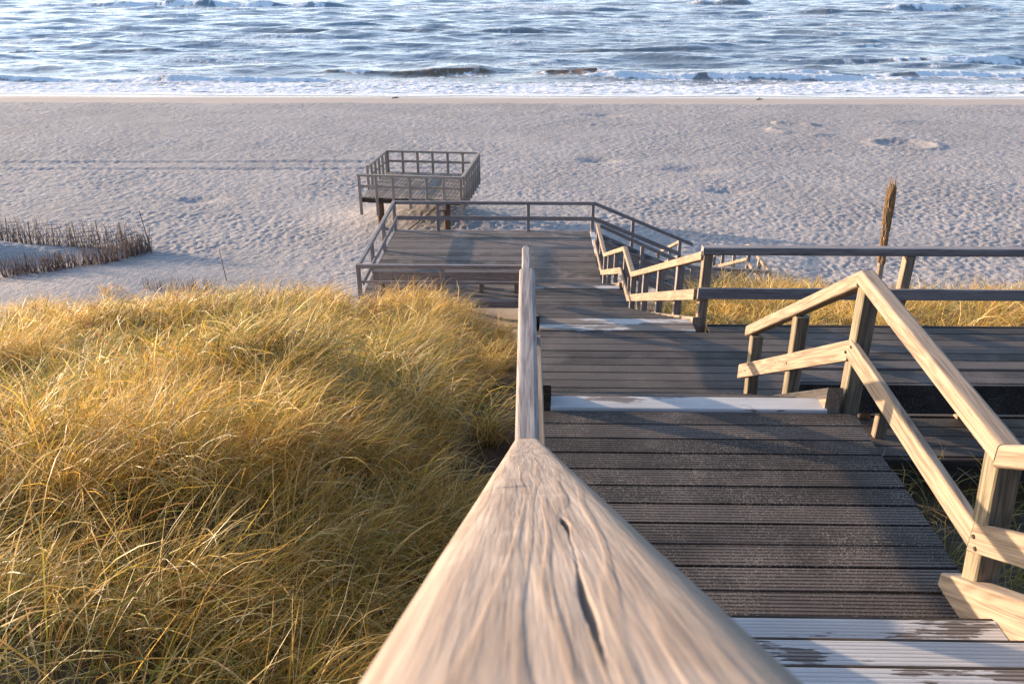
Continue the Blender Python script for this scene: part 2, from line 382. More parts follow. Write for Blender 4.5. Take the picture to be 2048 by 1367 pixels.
m.bsdf(col, 0.95, m.bump(m.math('ADD', n2, n1), 0.04), 0.1)
M_SOIL = m.m

# dune ground, near the stairs
xs = np.concatenate([np.linspace(-90, -26, 20)[:-1], np.linspace(-26, 20, 290), np.linspace(20, 90, 20)[1:]])
ys = np.concatenate([np.linspace(-40, -8, 20)[:-1], np.linspace(-8, 20.0, 200)])
X, Y = np.meshgrid(xs, ys); grid_obj('dune_ground', X, Y, G(X, Y) + footprints(X, Y), M_SOIL)
# beach
u = np.concatenate([np.linspace(-4, -0.95, 25)[:-1], np.linspace(-0.95, 0.95, 900), np.linspace(0.95, 4, 25)[1:]])
ys = 19.9 * (96 / 19.9) ** np.linspace(0, 1, 760)
Ym, U = np.meshgrid(ys, u, indexing='ij'); X = U * (Ym + 1)
Zb = G(X, Ym) + footprints(X, Ym); Zb[0] -= 0.01
grid_obj('beach', X, Ym, Zb, M_SAND)

# ------------------------------------------------------------------ sea
rng = np.random.default_rng(4)
ZS = -10.6
pv = np.linspace(-0.43, 0.02, 900)          # rows get wider apart with distance
dd = np.arctan(-(-pv)) ; 
ang = np.linspace(math.radians(9.4), math.radians(1.55), 980)
ys = -ZS / np.tan(ang)
ys = np.concatenate([ys, [480, 600, 900, 1500, 3000, 5500]])
u = np.concatenate([np.linspace(-4, -0.85, 20)[:-1], np.linspace(-0.85, 0.85, 1050), np.linspace(0.85, 4, 20)[1:]])
Ym, U = np.meshgrid(ys, u, indexing='ij'); X = U * Ym
Z = np.zeros_like(X)
fade = sm(68, 100, Ym) * (1 - sm(380, 470, Ym))
wx = X + 3.0 * fbm(X * 0.05, Ym * 0.05, 2, 3); wy = Ym + 5.0 * fbm(X * 0.035, Ym * 0.05, 3, 8)
for k in range(52):
    L = 1.3 * (20 / 1.3) ** rng.random(); th = rng.normal(0, 0.34) + 0.08; kk = 2 * math.pi / L
    A = 0.0031 * L ** 1.2
    ph = kk * (wx * math.sin(th) + wy * math.cos(th)) + rng.random() * 6.28
    s_ = np.sin(ph); Z += A * (s_ + 0.35 * (s_ * s_ - 0.5) * 2 * 0.5) * (0.35 + 1.3 * vnoise(X / (5 * L) + k, Ym / (4 * L), k))
Z *= fade
Z += 0.10 * fbm(X * 1.2, Ym * 2.0, 3, 40) * fade
foam = np.zeros_like(X)
# breakers
brown = np.zeros_like(X)
def breaker(yc, hgt, wid, x0, x1, soft, seed, foamy):
    global Z, foam, brown
    Xq = X + 2.2 * fbm(X * 0.7 + seed, Ym * 0.9, 3, seed + 60)
    yy = yc + 2.6 * fbm(X * 0.05, X * 0 + seed, 3, seed) + 0.5 * fbm(X * 0.5, X * 0 + seed, 2, seed + 3)
    d = Ym - yy
    mk = sm(x0 - soft, x0 + soft, Xq) * (1 - sm(x1 - soft, x1 + soft, Xq)) * (0.55 + 0.75 * vnoise(Xq * 0.22, X * 0 + seed, seed + 5))
    prof_ = np.where(d < 0, np.exp(-(d / (wid * 0.42)) ** 2), np.exp(-(d / (wid * 1.9)) ** 2))
    Z = Z + hgt * mk * prof_
    sp = sm(0.33, 0.70, vnoise(Xq * 0.33 + seed, Ym * 0.25, seed + 9) * 0.7 + 0.3 * vnoise(X * 1.3, Ym * 0.5, seed + 2) + foamy)
    if foamy < 0: brown = np.maximum(brown, mk * np.exp(-((d + wid * 0.3) / (wid * 0.5)) ** 2))
    f = np.exp(-((d + wid * 0.12) / (wid * 0.33)) ** 2) * sp
    f = f + 0.9 * sm(-wid * 3.2, -wid * 0.5, d) * (d < -wid * 0.15) * sp * (0.35 + 0.6 * vnoise(X * 1.2, Ym * 1.6, seed + 4))
    foam = np.maximum(foam, f * np.clip(mk * 1.3, 0, 1))
breaker(91.0, 0.48, 1.5, -22, -4.0, 2, 21, -0.20)
breaker(89.0, 0.45, 1.4, 1.5, 9.0, 1.5, 22, -0.05)
breaker(86.5, 0.52, 1.5, 7, 40, 3, 23, 0.26)
breaker(83.5, 0.42, 1.3, -60, -18, 4, 24, 0.22)
breaker(88.5, 0.5, 1.6, 26, 70, 3, 26, 0.14)
breaker(256, 1.3, 4.5, 50, 66, 3, 27, -0.16)
breaker(242, 1.3, 4.0, -135, -52, 8, 28, 0.03)
breaker(226, 1.1, 4.0, 92, 170, 6, 29, 0.12)
breaker(150, 0.45, 2.2, -42, 10, 5, 30, -0.34)
breaker(210, 0.7, 3.5, 60, 90, 5, 33, -0.3)
breaker(112, 0.45, 1.8, -70, -45, 5, 34, -0.3)
breaker(104, 0.55, 2.0, 38, 60, 4, 35, -0.05)
breaker(118, 0.3, 1.8, -8, 28, 4, 36, -0.4)
# wash towards the beach
edge = 71.2 + 9.0 * fbm(X * 0.05 + 4, X * 0, 3, 50) - 0.025 * X + 0.5 * fbm(X * 0.4, X * 0, 2, 51)
wash = sm(0.0, 0.5, Ym - edge) * (1 - sm(79, 88, Ym + 3 * fbm(X * 0.08, Ym * 0.2, 3, 52)))
lace = vnoise(X * 0.55 + 2 * fbm(X * .3, Ym * .5, 2, 60), Ym * 1.4, 53) * 0.5 + 0.5 * vnoise(X * 1.6, Ym * 3.5, 54)
foam = np.maximum(foam, wash * sm(0.36, 0.68, lace + 0.26 * np.exp(-((Ym - edge - 0.6) / 1.0) ** 2) + 0.16))
# drifting foam streaks behind the breakers and far out
st = vnoise(X * 0.05, Ym * 0.16, 61) * 0.55 + 0.45 * vnoise(X * 0.3, Ym * 0.9, 62)
foam = np.maximum(foam, 0.75 * sm(0.52, 0.78, st) * sm(80, 92, Ym) * (1 - sm(260, 400, Ym)) * (0.4 + 0.6 * vnoise(X * 1.5, Ym * 2.2, 63)))
far_f = np.exp(-((X + 8) / 42) ** 2 - ((Ym - 235) / 22) ** 2) * sm(0.38, 0.6, vnoise(X * 0.12, Ym * 0.25, 64) * 0.6 + 0.4 * vnoise(X * 0.5, Ym, 65))
foam = np.maximum(foam, 0.8 * far_f)
Z = Z + ZS + foam * (0.16 * fbm(X * 1.6, Ym * 1.6, 4, 66) + 0.03)
shore = np.clip((Ym - edge) / 6.0, 0, 1)
Gz = G(X, Ym)
Z = np.where(Ym < edge, Gz - 0.03, np.maximum(Z, Gz + 0.02 + 0.02 * foam))
Z = np.where(Ym < edge, Gz - 0.03, Z)
m = N('sea_water'); geo = m.n('NewGeometry').outputs['Position']
fo = m.attr('foam', 'Fac'); sh = m.attr('silt', 'Fac')
r1 = m.noise(m.vmul(geo, (1.0, 1.5, 1)), 0.9, 4, 0.62, 0.5); r2 = m.noise(m.vmul(geo, (1, 1.5, 1)), 5.0, 3, 0.6)
fn = m.noise(m.vmul(geo, (1.0, 0.55, 1)), 1.8, 6, 0.75, 0.4)
fm = m.ramp(m.math('ADD', fo, m.math('MULTIPLY', m.math('SUBTRACT', fn, 0.5), 2.2)), 0.32, 0.72)
fm = m.math('MULTIPLY', fm, m.ramp(fo, 0.02, 0.15))
wc = m.mix(sh, (0.21, 0.25, 0.285), (0.20, 0.135, 0.085))
col = m.mix(fm, wc, (0.80, 0.80, 0.82))
hb = m.math('ADD', m.math('MULTIPLY', r1, 1.0), m.math('MULTIPLY', r2, 0.16))
hb = m.math('ADD', hb, m.math('MULTIPLY', m.math('MULTIPLY', fm, fn), 0.8))
b = m.bsdf(col, m.math('ADD', 0.13, m.math('MULTIPLY', fm, 0.6)), m.bump(hb, 0.095, 0.9), 0.5)
b.inputs['IOR'].default_value = 1.33
silt = np.clip(1 - (Ym - 72) / 30, 0, 1) * 0.7 + 0.9 * brown * (0.5 + 0.7 * vnoise(X * 1.5, Ym * 2, 95)) * (0.4 + 0.6 * (Ym < 100))
grid_obj('sea', X, Ym, Z, m.m, {'foam': foam, 'silt': np.clip(silt, 0, 1)})

# ------------------------------------------------------------------ levels of the boardwalk
ZA, ZBk, ZC, ZD, ZE = -2.35, -3.40, -5.42, -6.77, -7.87
RH = 0.82
SL, SR = 0.16, 1.74            # inner faces of the stringers

# ---- near stair flight, rising towards the viewer
ns = root('stair_flight', (0.95, 2.26, ZA), 'nearest stair flight in the foreground, broad treads with flaking white paint', 'stairs')
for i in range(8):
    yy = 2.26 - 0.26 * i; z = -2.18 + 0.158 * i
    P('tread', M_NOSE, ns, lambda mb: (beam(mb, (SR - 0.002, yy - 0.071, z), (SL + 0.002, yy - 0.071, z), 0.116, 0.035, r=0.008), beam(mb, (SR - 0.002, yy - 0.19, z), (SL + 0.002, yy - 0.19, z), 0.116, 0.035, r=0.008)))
    b1('gap_shade_strip', M_DARK, ns, (SR - 0.002, yy - 0.005, z - 0.006), (SL + 0.002, yy - 0.005, z - 0.006), 0.012, 0.05, r=0.002)  # dark strip added to draw the shade line between treads
for x, t in ((SL - 0.045, 0), (SR + 0.047, 1)):
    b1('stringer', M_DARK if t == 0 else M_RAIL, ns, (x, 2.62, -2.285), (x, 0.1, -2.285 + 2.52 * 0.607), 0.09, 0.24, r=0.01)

# ---- landing A
la = root('landing_deck', (0.95, 3.2, ZA), 'upper landing of dark grooved boards sprinkled with sand, directly below the nearest treads', 'deck')
def xa(y): return (0.08, 1.87 + 0.03 * (y - 2.4))
P('decking', M_DECK, la, lambda mb: boards(mb, 0, 0, 2.13, 4.04, ZA, xf=xa))
P('nosing', M_NOSE, la, lambda mb: beam(mb, (1.765, 4.125, ZA + 0.012), (SL - 0.005, 4.125, ZA + 0.012), 0.155, 0.045, r=0.015, seg=3))
for x in (0.12, 0.95, 1.84): b1('joist', M_DARK, la, (x, 2.15, ZA - 0.035), (x, 4.12, ZA - 0.035), 0.06, 0.19)
for x in (0.1, 1.84):
    for y in (2.3, 4.0): p1('support_post', M_DARK, la, (x, y, float(G(x, y)) - 0.3), ZA - 0.05, 0.1, 0.1)

# ---- flights between the landings
def flight(label, y0, z0, y1, z1, n, so=0.085, se=0.085, mat=M_DECKB):
    f = root('stair_flight', (0.95, y1, z1), label, 'stairs', 'stair flights of the beach stairway')
    sl = (z1 - z0) / (y1 - y0)
    for i in range(1, n):
        z = z0 + (z1 - z0) * i / n; ya = y0 + (y1 - y0) * (i - 1) / (n - 1) + 0.02; yb = y0 + (y1 - y0) * i / (n - 1) - 0.0
        P('tread', mat, f, lambda mb: beam(mb, (SR, (ya + yb) / 2, z), (SL, (ya + yb) / 2, z), yb - ya, 0.035, r=0.006))
    for x in (SL - 0.047, SR + 0.057):
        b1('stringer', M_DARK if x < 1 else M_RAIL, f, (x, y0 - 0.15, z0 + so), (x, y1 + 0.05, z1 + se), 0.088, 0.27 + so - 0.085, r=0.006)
    return f
flight('short stair flight dropping from the upper landing to the walkway level', 4.22, ZA, 5.92, ZBk, 7, so=0.15, se=0.035)
flight('long stair flight between the walkway level and the small middle landing', 7.80, ZBk, 12.55, ZC, 13)
flight('lowest straight stair flight, ending on the wide lower platform', 14.05, ZC, 17.2, ZD, 9)

# ---- landing B + walkway to the right
lb = root('walkway_deck', (3.5, 6.5, ZBk), 'dark boardwalk deck running off to the right, halfway down the stairway', 'walkway')
def xb(y): return (0.10, 10.2)
P('decking', M_DECKB, lb, lambda mb: boards(mb, 0, 0, 5.80, 7.46, ZBk, xf=xb))
P('decking', M_DECKB, lb, lambda mb: boards(mb, 2.02, 10.2, 5.20, 5.78, ZBk))
P('nosing', M_NOSE2, lb, lambda mb: (beam(mb, (1.755, 7.54, ZBk + 0.012), (SL - 0.005, 7.54, ZBk + 0.012), 0.15, 0.045, r=0.01), beam(mb, (1.755, 7.70, ZBk + 0.012), (SL - 0.005, 7.70, ZBk + 0.012), 0.15, 0.045, r=0.01)))
P('decking', M_DECKB, lb, lambda mb: beam(mb, (10.2, 7.54, ZBk), (1.90, 7.54, ZBk), 0.14, 0.028, r=0.004))
P('fascia', M_DARK, lb, lambda mb: (beam(mb, (2.02, 5.16, ZBk + 0.005), (10.2, 5.16, ZBk + 0.005), 0.045, 0.22), beam(mb, (1.92, 7.66, ZBk - 0.005), (10.2, 7.66, ZBk - 0.005), 0.045, 0.2), beam(mb, (2.0, 6.4, ZBk - 0.04), (10.2, 6.4, ZBk - 0.04), 0.06, 0.18)))
for x in (0.12, 2.15, 4.2, 6.2, 8.2, 10.0):
    for y in (5.3, 7.55):
        if x < 1 and y < 6: y = 6.0
        p1('support_post', M_DARK, lb, (x, y, float(G(x, y)) - 0.3), ZBk - 0.04, 0.11, 0.11)

# ---- landing C
lc = root('landing_deck', (0.95, 13.2, ZC), 'small middle landing with a narrow pale edge board, above the wide platform', 'deck')
P('decking', M_DECKB, lc, lambda mb: boards(mb, 0.10, 1.88, 12.40, 13.78, ZC))
P('nosing', M_NOSE2, lc, lambda mb: beam(mb, (1.755, 13.86, ZC + 0.012), (0.02, 13.86, ZC + 0.012), 0.15, 0.045, r=0.01))
for x in (0.14, 0.95, 1.84): b1('joist', M_DARK, lc, (x, 12.42, ZC - 0.035), (x, 13.9, ZC - 0.035), 0.06, 0.19)
for x in (0.12, 1.84):
    for y in (12.6, 13.8): p1('support_post', M_DARK, lc, (x, y, float(G(x, y)) - 0.3), ZC - 0.05, 0.1, 0.1)

# ---- platform D
ld = root('viewing_platform', (-0.9, 19.1, ZD), 'wide lower platform of brown weathered boards at the foot of the dune', 'platform')
P('decking', M_PLAT, ld, lambda mb: boards(mb, -3.66, 1.80, 16.5, 21.66, ZD))
P('nosing', M_NOSE, ld, lambda mb: beam(mb, (1.885, 19.72, ZD + 0.012), (1.885, 21.6, ZD + 0.012), 0.15, 0.045, r=0.01))
P('fascia', M_GREY, ld, lambda mb: (beam(mb, (-3.7, 16.47, ZD - 0.002), (1.9, 16.47, ZD - 0.002), 0.05, 0.17), beam(mb, (-3.70, 16.5, ZD - 0.005), (-3.70, 21.7, ZD - 0.005), 0.05, 0.17), beam(mb, (-3.7, 21.70, ZD - 0.004), (1.96, 21.70, ZD - 0.004), 0.05, 0.17)))
for x in (-3.5, -1.75, -1.45, 0.1, 1.8):
    for y in (16.62, 19.1, 21.5):
        p1('support_post', M_PILE, ld, (x, y, float(G(x, y)) - 0.3), ZD - 0.035, 0.16, 0.16)

# ---- side stairs D -> E and landing E, flight to the sand
sd_ = root('stair_flight', (3.0, 20.6, -7.3), 'stair flight turning off to the right from the wide lower platform', 'stairs', 'stair flights of the beach stairway')
for i in range(1, 6):
    z = ZD + (ZE - ZD) * i / 6; xa_ = 1.97 + 0.45 * (i - 1)
    P('tread', M_DECKB, sd_, lambda mb: beam(mb, (xa_ + 0.225, 19.72, z), (xa_ + 0.225, 21.55, z), 0.43, 0.035, r=0.006))
for y in (19.66, 21.61):
    b1('stringer', M_GREY, sd_, (1.86, y, ZD + 0.07), (4.3, y, ZE + 0.07), 0.088, 0.27, r=0.006)
le = root('landing_deck', (5.2, 20.5, ZE), 'lowest landing near the sand, right of the wide platform', 'deck')
P('decking', M_DECKB, le, lambda mb: boards(mb, 4.22, 6.2, 19.3, 21.6, ZE))
P('fascia', M_GREY, le, lambda mb: (beam(mb, (4.2, 19.27, ZE - 0.004), (6.24, 19.27, ZE - 0.004), 0.05, 0.2), beam(mb, (6.24, 19.3, ZE), (6.24, 21.6, ZE), 0.05, 0.2)))
for x in (4.3, 6.1):
    for y in (19.4, 21.5): p1('support_post', M_PILE, le, (x, y, float(G(x, y)) - 0.3), ZE - 0.03, 0.13, 0.13)
fe = root('stair_flight', (5.2, 23, -8.4), 'last stair flight down to the beach sand from the lowest landing', 'stairs', 'stair flights of the beach stairway')
for i in range(1, 7):
    z = ZE - 0.165 * i; ya_ = 21.62 + 0.36 * (i - 1)
    P('tread', M_DECKB, fe, lambda mb: beam(mb, (6.1, ya_ + 0.17, z), (4.42, ya_ + 0.17, z), 0.33, 0.035, r=0.006))
for x in (4.36, 6.17): b1('stringer', M_GREY, fe, (x, 21.6, ZE + 0.06), (x, 24.6, ZE + 0.06 - 1.37), 0.08, 0.26, r=0.006)

# ------------------------------------------------------------------ handrails
# left rail: one long run from behind the viewer down to the platform
lr = root('handrail', (0.012, 3.2, ZA), 'long left handrail running from under the viewer down the left side of the stairs', 'handrail')
def near_rail():
    slope = -0.609; za = lambda y: -0.0500 + slope * y
    ys = np.concatenate([np.linspace(-1.3, 0.06, 12)[:-1], np.linspace(0.06, 0.6, 430)[:-1], np.linspace(0.6, 2.427, 180)])
    W, H, r = 0.096, 0.092, 0.022
    # profile running from the lower left side over the top to the lower right side
    pts = []
    for t in np.linspace(-1, 0, 6)[:-1]: pts.append((-W/2, -r + t * (H - r)))
    for k in range(9):
        a = R(180 - 90 * k / 8); pts.append((-W/2 + r + r * math.cos(a), -r + r * math.sin(a)))
    for t in np.linspace(0, 1, 120)[1:-1]: pts.append((-W/2 + r + t * (W - 2 * r), 0))
    for k in range(9):
        a = R(90 - 90 * k / 8); pts.append((W/2 - r + r * math.cos(a), -r + r * math.sin(a)))
    for t in np.linspace(0, -1, 6)[1:]: pts.append((W/2, -r + t * (H - r)))
    pts = np.array(pts); n = len(pts)
    Yg = np.repeat(ys[:, None], n, 1); S = np.repeat(pts[None, :, 0], len(ys), 0); V = np.repeat(pts[None, :, 1], len(ys), 0)
    # the long check in the wood: centre line and half width along y
    cy = np.array([0.10, 0.125, 0.139, 0.151, 0.16, 0.170, 0.185, 0.200, 0.212, 0.225, 0.250, 0.280, 0.305, 0.33, 0.345, 0.36, 0.366, 0.38]) * 0.83
    cx = np.array([.0185, .0183, .0180, .0180, .0180, .0180, .0181, .0183, .0188, .0192, .0201, .0207, .0213, .0218, .0216, .0214, .0212, .021]) * 0.86 - 0.012
    cw = np.array([0, 0, .0004, .0008, .0011, .0013, .0012, .0010, .0006, .0003, .0002, .0002, .0003, .0010, .0018, .0013, .0004, 0])
    xc = np.interp(Yg, cy, cx) + 0.0005 * fbm(Yg * 90, Yg * 0, 2, 2) ; hw = 0.8 * np.interp(Yg, cy, cw, 0, 0)
    k = np.clip(1 - np.abs(S - xc) / np.maximum(hw * 1.3, 1e-5), 0, 1) * (hw > 1e-4)
    depth = np.minimum(hw * 5.5, 0.008) * np.sqrt(k)
    # raised, worn grain ridges
    grn = fbm(Yg * 5 + 3, S * 260, 3, 71); ridge = 0.0003 * grn + 0.0004 * fbm(Yg * 2.0, S * 110, 2, 75)
    wv = 0.0009 * fbm(Yg * 6, S * 12, 3, 80)
    top = sm(-H, -r, V)
    # saw-mark / bruise crossing the left shoulder
    by = 0.44 + 0.045 * np.clip((S + 0.045) / 0.05, 0, 1) ** 0.6
    br = 0.0016 * np.exp(-((Yg - by) / 0.0022) ** 2) * sm(0.004, -0.014, S)
    Xg = S + 0.012; Zg = za(Yg) + V + top * (ridge + wv) - depth - br
    Xg = Xg + 0.0015 * fbm(Yg * 4, V * 10 + 3, 2, 90) * (np.abs(S) > 0.03)
    co = np.stack([Xg, Yg, Zg], -1).reshape(-1, 3)
    mb = MB(); mb.v = [tuple(p) for p in co]; nn = len(ys)
    mb.w = [(float(y) + 4.1, float(s) + 0.3, float(v) + 0.1) for y, s, v in zip(Yg.ravel(), S.ravel(), V.ravel())]; mb.r = [0.5] * len(mb.v)
    for i in range(nn - 1):
        for j in range(n - 1):
            a = i * n + j; mb.f.append((a, a + n, a + n + 1, a + 1))
        mb.f.append((i * n, i * n + n - 1, i * n + 2 * n - 1, i * n + n))
    mb.f.append(tuple(range(n))); mb.f.append(tuple((nn - 1) * n + j for j in range(n))[::-1])
    return mb
near_rail().build('top_rail', M_NEAR, lr, smooth=False)
o = lr.children[0]; o.data.polygons.foreach_set('use_smooth', [True] * (len(o.data.polygons) - 2) + [False, False])
LX = 0.012
rb, rc, rd = -2.585, -4.65, -5.94
path = [(2.43, -1.53), (4.2, -1.53), (5.95, rb), (7.72, rb), (12.65, rc), (13.97, rc), (17.3, rd)]
for i in range(len(path) - 1):
    (y0, z0), (y1, z1) = path[i], path[i + 1]
    b1('top_rail', M_OLD, lr, (LX, y0, z0), (LX, y1, z1), 0.088, 0.088, r=0.018, gap=0.0015, seg=4)
    b1('mid_rail', M_RAIL, lr, (LX + 0.066, y0, z0 - 0.41), (LX + 0.066, y1, z1 - 0.41), 0.035, 0.115, r=0.006, gap=0.0015)
b1('mid_rail', M_RAIL, lr, (LX + 0.066, 0.1, -0.53), (LX + 0.066, 2.43, -1.94), 0.035, 0.115, r=0.006)
def rail_z(path, y):
    for (a, za_), (b_, zb_) in zip(path, path[1:]):
        if a <= y <= b_: return za_ + (zb_ - za_) * (y - a) / (b_ - a)
for y in (2.48, 4.14, 5.2, 6.0, 7.66, 8.9, 10.15, 11.4, 12.6, 13.9, 15.0, 16.1, 17.25):
    z = rail_z(path, y) - 0.09
    p1('post', M_OLD, lr, (LX, y, min(z - 1.15, float(G(LX, y)) - 0.1)), z)
p1('post', M_OLD, lr, (LX, 1.0, -2.6), -0.765)

# right rail of upper landing + flight 1
ra = root('handrail', (1.8, 3.4, ZA), 'sunlit pale handrail on the right of the upper landing, bending down the short flight', 'handrail')
ptsr = [(1.71, 0.2, -0.18), (1.725, 2.42, -1.53), (1.90, 4.2, -1.53), (1.90, 6.13, -2.73)]
ptsm = [(1.74, 0.2, -0.59), (1.765, 2.52, -1.95), (1.885, 4.17, -1.94), (1.885, 6.22, -3.14)]
for i in range(3):
    b1('top_rail', M_RAIL, ra, ptsr[i], ptsr[i + 1], 0.09, 0.085, r=0.017, gap=0.001, seg=4)
    b1('mid_rail', M_RAIL, ra, ptsm[i], ptsm[i + 1], 0.036, 0.118, r=0.006, gap=0.001)
p1('post', M_POST, ra, (1.93, 2.50, -3.35), -1.615, 0.095, 0.095, lean=(-0.165, 0))
p1('post', M_POST, ra, (1.955, 4.17, -3.6), -1.615, 0.095, 0.09, lean=(-0.035, 0))
p1('post', M_POST, ra, (1.955, 5.12, -3.9), -2.20, 0.09, 0.09, lean=(-0.03, 0))
p1('post', M_POST, ra, (1.955, 6.03, -3.9), -2.77, 0.09, 0.09, lean=(-0.03, 0))
p1('post', M_POST, ra, (1.83, 1.0, -2.6), -0.78, 0.09, 0.09)

for bx, by, bz in ((1.745, 2.50, -2.0), (1.745, 2.47, -2.035), (1.863, 4.13, -1.97), (1.863, 4.19, -2.03), (1.868, 5.10, -2.56), (1.868, 6.02, -3.10)):
    mbb = MB(); rg_ = [[(bx + dx_, by + 0.009 * math.cos(k * math.pi / 4), bz + 0.009 * math.sin(k * math.pi / 4)) for k in range(8)] for dx_ in (0.02, -0.0035)]
    mbb.loft(rg_, [[(0, 0, 0)] * 8] * 2, 0.5); mbb.build('bolt', M_DARK, ra)
# right rail flight 2 > landing C > flight 3 > platform D
rr_ = root('handrail', (1.85, 12, ZC), 'zigzag handrail on the right of the two lower stair flights', 'handrail')
RX = 1.83
path2 = [(7.72, rb - 0.03), (12.75, -4.70), (13.97, rc), (17.4, rd - 0.02), (19.6, rd + 0.03)]
for i in range(4):
    (y0, z0), (y1, z1) = path2[i], path2[i + 1]
    b1('top_rail', M_RAIL, rr_, (RX, y0, z0), (RX, y1, z1), 0.088, 0.088, r=0.012, gap=0.001)
    b1('mid_rail', M_RAIL, rr_, (RX - 0.062, y0, z0 - 0.41), (RX - 0.062, y1, z1 - 0.41), 0.035, 0.115, r=0.006, gap=0.001)
for y in (9.0, 10.25, 11.5, 12.8, 13.9, 15.4, 16.6, 17.45, 18.5, 19.55):
    z = rail_z(path2, min(y, 19.59)) - 0.09
    p1('post', M_GREY, rr_, (RX + 0.025, y, min(z - 1.1, float(G(RX, y)) - 0.1)), z)

# walkway far rail
rg = root('handrail', (5.5, 7.72, ZBk), 'dark level handrail along the seaward side of the walkway on the right', 'handrail')
b1('top_rail', M_GREY, rg, (1.80, 7.75, rb + 0.01), (10.2, 7.75, rb + 0.01), 0.11, 0.082, r=0.014, seg=3)
b1('mid_rail', M_GREY, rg, (1.78, 7.665, rb - 0.41), (10.2, 7.665, rb - 0.41), 0.036, 0.118, r=0.006)
for x in (1.86, 3.90, 5.95, 8.0, 10.05):
    p1('post', M_RAIL, rg, (x, 7.75, -4.9), rb - 0.075, 0.095, 0.095, lean=(0.0, 0))

def bench(label, loc, x0, x1, legs, y0, zt, depth, ap, group=None):
    bn = root('bench', loc, label, 'bench', 'long board benches')
    b1('seat_board', M_DECKB, bn, (x1, y0 + 0.045, zt), (x0, y0 + 0.045, zt), 0.085, 0.03, r=0.006)
    b1('seat_board', M_DECKB, bn, (x1, y0 + 0.17, zt - 0.015), (x0, y0 + 0.17, zt - 0.015), 0.13, 0.03, r=0.006)
    b1('seat_board', M_DECKB, bn, (x1, y0 + 0.34, zt - 0.015), (x0, y0 + 0.34, zt - 0.015), 0.13, 0.03, r=0.006)
    b1('apron', M_GREY if ap > 0.29 else M_DECKB, bn, (x1, y0 - 0.016, zt - 0.003), (x0, y0 - 0.016, zt - 0.003), 0.032, ap, r=0.005)
    for x in legs:
        p1('leg', M_RAIL if ap < 0.29 else M_GREY, bn, (x, y0 + 0.055, loc[2]), zt - 0.034, 0.09, 0.07)
        p1('leg', M_RAIL if ap < 0.29 else M_GREY, bn, (x, y0 + 0.36, loc[2]), zt - 0.05, 0.09, 0.07)
        b1('brace', M_DARK, bn, (x, y0 + 0.095, zt - 0.07), (x, y0 + 0.32, zt - 0.07), 0.05, 0.08)
    return bn
bench('long dark bench seen from behind, on the walkway right of the upper landing', (5.5, 5.6, ZBk), 2.1, 9.6, (2.83, 3.63, 4.6, 5.8, 7.0, 8.2, 9.4), 5.43, -2.89, 0.4, 0.25)

# ---- bench and rails of platform D
bench('long bench along the landward edge of the wide lower platform, behind its railing', (-1.8, 17.1, ZD), -3.45, 0.0, (-3.3, -2.55, -1.98, -1.0, -0.2), 16.95, -6.26, 0.4, 0.30)
r1_ = root('railing', (-1.8, 16.55, ZD), 'grey railing on the landward side of the wide platform, in front of its bench', 'railing')
b1('top_rail', M_GREY, r1_, (-3.72, 16.5, rd), (-0.04, 16.5, rd), 0.09, 0.09, r=0.012)
b1('mid_rail', M_GREY, r1_, (-3.66, 16.56, rd - 0.41), (-0.04, 16.56, rd - 0.41), 0.035, 0.05, r=0.005)
for x in (-1.83, -0.02): p1('post', M_GREY, r1_, (x, 16.5, -7.9), rd - 0.092)
r2_ = root('railing', (-3.68, 19, ZD), 'grey railing on the left side of the wide platform, seen end-on', 'railing')
b1('top_rail', M_OLD, r2_, (-3.68, 16.55, rd), (-3.68, 21.66, rd), 0.09, 0.09, r=0.012)
b1('mid_rail', M_OLD, r2_, (-3.61, 16.6, rd - 0.41), (-3.61, 21.6, rd - 0.41), 0.035, 0.115, r=0.005)
for y in (16.5, 18.2, 19.85, 21.68): p1('post', M_GREY, r2_, (-3.68, y, -8.0 if y < 17 else -8.6), rd - 0.092)
r3_ = root('railing', (-0.9, 21.7, ZD), 'grey railing on the seaward side of the wide platform, sloping down beside the side stairs', 'railing')
b1('top_rail', M_GREY, r3_, (-3.72, 21.7, rd), (1.93, 21.7, rd), 0.09, 0.09, r=0.012)
b1('mid_rail', M_GREY, r3_, (-3.66, 21.64, rd - 0.41), (1.93, 21.64, rd - 0.41), 0.035, 0.115, r=0.005)
b1('top_rail', M_GREY, r3_, (1.93, 21.7, rd), (4.75, 21.7, rd - 1.17), 0.09, 0.09, r=0.012, gap=0.001)
b1('mid_rail', M_GREY, r3_, (1.93, 21.64, rd - 0.41), (4.4, 21.64, rd - 0.41 - 1.02), 0.035, 0.115, r=0.005, gap=0.001)
for x in (-2.46, 0.08, 1.88, 3.02, 4.38):
    z = rd - (max(0, x - 1.93) * 0.415); p1('post', M_GREY, r3_, (x, 21.7, z - 1.3 if x < 1.9 else -9.0), z - 0.092)
r4_ = root('railing', (3.2, 19.6, -7.3), 'railing on the landward side of the side stairs and lowest landing', 'railing')
b1('top_rail', M_GREY, r4_, (1.90, 19.58, rd + 0.02), (4.3, 19.4, -6.97), 0.09, 0.09, r=0.012, gap=0.001)
b1('top_rail', M_GREY, r4_, (4.3, 19.4, -6.97), (6.27, 19.25, -7.03), 0.09, 0.09, r=0.012, gap=0.001)
b1('mid_rail', M_GREY, r4_, (1.90, 19.64, rd - 0.39), (4.3, 19.46, -7.38), 0.035, 0.115, r=0.005, gap=0.001)
b1('mid_rail', M_GREY, r4_, (4.3, 19.46, -7.38), (6.27, 19.31, -7.44), 0.035, 0.115, r=0.005, gap=0.001)
for x, z in ((3.0, -6.5), (4.3, -7.06), (6.24, -7.12)): p1('post', M_GREY, r4_, (x, 19.6 - (x - 1.9) * 0.08, -8.9), z)
r5_ = root('railing', (6.23, 21, ZE), 'small sunlit railing right of the last flight down to the sand', 'railing')
